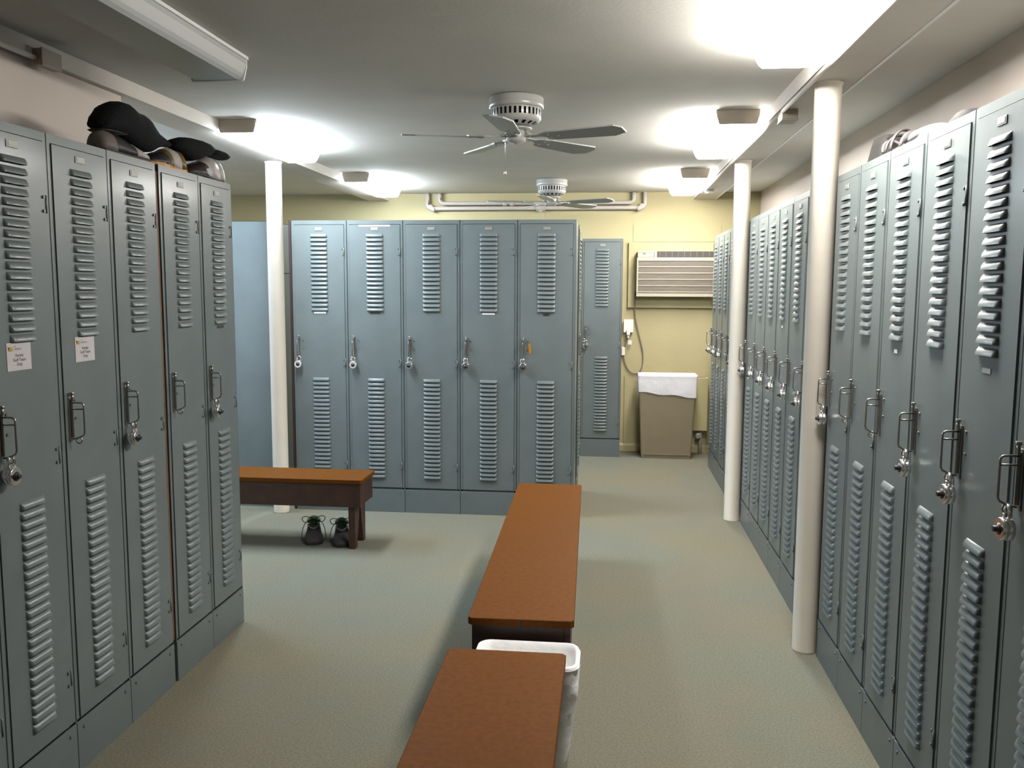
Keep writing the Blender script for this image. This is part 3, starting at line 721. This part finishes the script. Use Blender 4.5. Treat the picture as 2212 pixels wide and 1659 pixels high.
shoe('golf_shoe', 'white golf shoe with brown saddle and cleats, at the far end on the left lockers', (-1.702, 3.722, LH), -PI/2, .315, .122, 'shoe_white', 'sole_dark', trim='shoe_white', toe='shoe_brown', heel='shoe_white', hs=1.02, group=GT, cleats=True)
def cap_loft(b, rows, xc, n=18):
    rings = []
    for (y, zb, zt, hw) in rows:
        zc, hz = (zb+zt)/2, (zt-zb)/2
        rings.append([(xc + hw*math.copysign(abs(math.cos(a))**.8, math.cos(a)), y + .004*math.sin(3*a+y*40), zc + hz*math.copysign(abs(math.sin(a))**.85, math.sin(a))) for a in [2*PI*k/n for k in range(n)]])
    loft(b, rings)
t = thing('knit_cap', 'black cap heaped over the sneakers on the left lockers', 'cap', (0, 0, 0), 0, GT)
part('crown', lambda b: cap_loft(b, [(2.830, 2.050, 2.062, .022), (2.842, 2.049, 2.092, .040), (2.862, 2.049, 2.114, .048), (2.90, 2.049, 2.146, .056), (2.945, 2.049, 2.164, .060), (2.985, 2.040, 2.166, .060), (3.025, 2.030, 2.156, .058), (3.055, 2.024, 2.148, .056), (3.085, 2.018, 2.150, .055), (3.12, 2.016, 2.144, .052), (3.155, 2.022, 2.122, .048), (3.195, 2.040, 2.102, .042), (3.25, 2.058, 2.088, .034), (3.30, 2.062, 2.080, .022)], -1.712), 'black_cloth', t)
part('brim', lambda b: cap_loft(b, [(2.812, 2.0455, 2.0485, .02), (2.832, 2.0455, 2.0495, .040), (2.87, 2.0455, 2.0495, .050), (2.93, 2.0455, 2.0490, .052)], -1.708), 'shoe_grey', t)
t = thing('flat_cap', 'black cap with stiff brim lying on the white golf shoe', 'cap', (0, 0, 0), 0, GT)
part('crown', lambda b: cap_loft(b, [(3.335, 2.066, 2.084, .02), (3.358, 2.062, 2.106, .038), (3.41, 2.040, 2.120, .050), (3.47, 2.034, 2.126, .054), (3.53, 2.050, 2.128, .056), (3.58, 2.070, 2.126, .054), (3.62, 2.082, 2.118, .046), (3.65, 2.083, 2.110, .036)], -1.705), 'black_cloth', t)
part('brim', lambda b: cap_loft(b, [(3.60, 2.084, 2.108, .045), (3.66, 2.083, 2.111, .052), (3.73, 2.082, 2.112, .050), (3.775, 2.080, 2.110, .042), (3.788, 2.084, 2.104, .028)], -1.705), 'black_cloth', t)
# things lying on the right lockers
GRT = 'footwear and cloths on top of the right lockers'
t = thing('bucket_hat', 'dark grey hat standing on the right lockers next to the near post', 'hat', (0, 0, 0), 0, GRT)
def hatb(b):
    rings = []
    for (z, y0, y1, x0, x1) in ((LH+.0005, 3.275, 3.500, .955, 1.09), (LH+.03, 3.285, 3.475, .96, 1.085), (LH+.075, 3.298, 3.455, .965, 1.075), (LH+.108, 3.300, 3.445, .972, 1.068), (LH+.113, 3.33, 3.42, .99, 1.05)):
        rings.append(rrect((x1-x0)/2, (y1-y0)/2, .03, z, 4, (x0+x1)/2, (y0+y1)/2))
    loft(b, rings)
part('crown', hatb, 'felt_grey', t)
part('strap', lambda b: tube(b, [(.99, 3.31, LH+.100), (.985, 3.285, LH+.092), (.98, 3.263, LH+.086)], .006, 8), 'felt_grey', t)
part('flap', lambda b: loft(b, [rrect(.05, .030, .012, LH+.0005, 4, 1.01, 3.555), rrect(.04, .012, .008, LH+.030, 4, 1.01, 3.56)]), 'felt_grey', t)
def sandal(label, x, y0, L, rz):
    t = thing('sandal', label, 'sandal', (x, y0, LH+.0005), rz, GRT)
    part('sole', lambda b: prism(b, sole_pts(L, .10), 'z', 0, .024), 'sandal_dark', t)
    part('footbed', lambda b: prism(b, sole_pts(L, .092, 1.0), 'z', .0243, .034), 'sandal_grey', t)
    for q, h in ((.22, .062), (.38, .074), (.68, .060)):
        part('strap', lambda b: loft(b, [[(L*q + dx + .2*(a-PI/2)*.01, .050*math.cos(a)*rr_, .024 + h*math.sin(a)*rr_) for dx, rr_ in ((-.010, 1), (.010, 1), (.010, .92), (-.010, .92))] for a in [PI*k/12 for k in range(13)]]), 'sandal_grey', t)
    part('heel_loop', lambda b: tube(b, bez((L*.10, .040, .03), (-.015, .036, .09), (-.015, -.036, .09), (L*.10, -.040, .03), 10), .005, 8), 'sandal_light', t)
sandal('grey strap sandal on the right lockers beside the dark cap', .985, 3.245, .26, -PI/2+.1)
sandal('grey strap sandal lying behind the first one on the right lockers', 1.125, 3.190, .26, -PI/2-.1)
t = thing('slipper', 'pale flat slipper with dark heel on the right lockers', 'slipper', (.960, 2.930, LH+.0005), -PI/2, GRT)
part('sole', lambda b: prism(b, sole_pts(.27, .095), 'z', 0, .016), 'sandal_light', t)
part('heel_counter', lambda b: loft(b, [[(.27*q, .044*math.cos(a)*s, .016 + .042*math.sin(a)*s) for a in [PI*k/10 for k in range(11)]] for q, s in ((.0, .8), (.04, 1), (.14, 1), (.17, .9))]), 'felt_grey', t)
part('upper', lambda b: loft(b, [[(.27*q, .045*math.cos(a)*s, .0165 + h*math.sin(a)) for a in [PI*k/10 for k in range(11)]] for q, s, h in ((.18, .9, .036), (.4, .9, .034), (.6, 1.0, .030), (.8, .95, .024), (.95, .5, .014))]), 'sandal_light', t)
t = thing('cloth_bundle', 'small dark cloth lump on the right lockers, farther toward the picture edge', 'cloth', (.99, 2.56, LH+.0005), 0, GRT)
part('fold', lambda b: loft(b, [rrect(.055, .060, .03, 0, 5), rrect(.055, .058, .03, .022, 5), rrect(.040, .042, .025, .042, 5), rrect(.015, .016, .01, .046, 5)]), 'felt_grey', t)
part('fold', lambda b: loft(b, [rrect(.035, .035, .02, .0, 5, .02, .08), rrect(.03, .03, .02, .020, 5, .02, .078), rrect(.01, .01, .005, .026, 5, .02, .078)]), 'felt_grey', t)
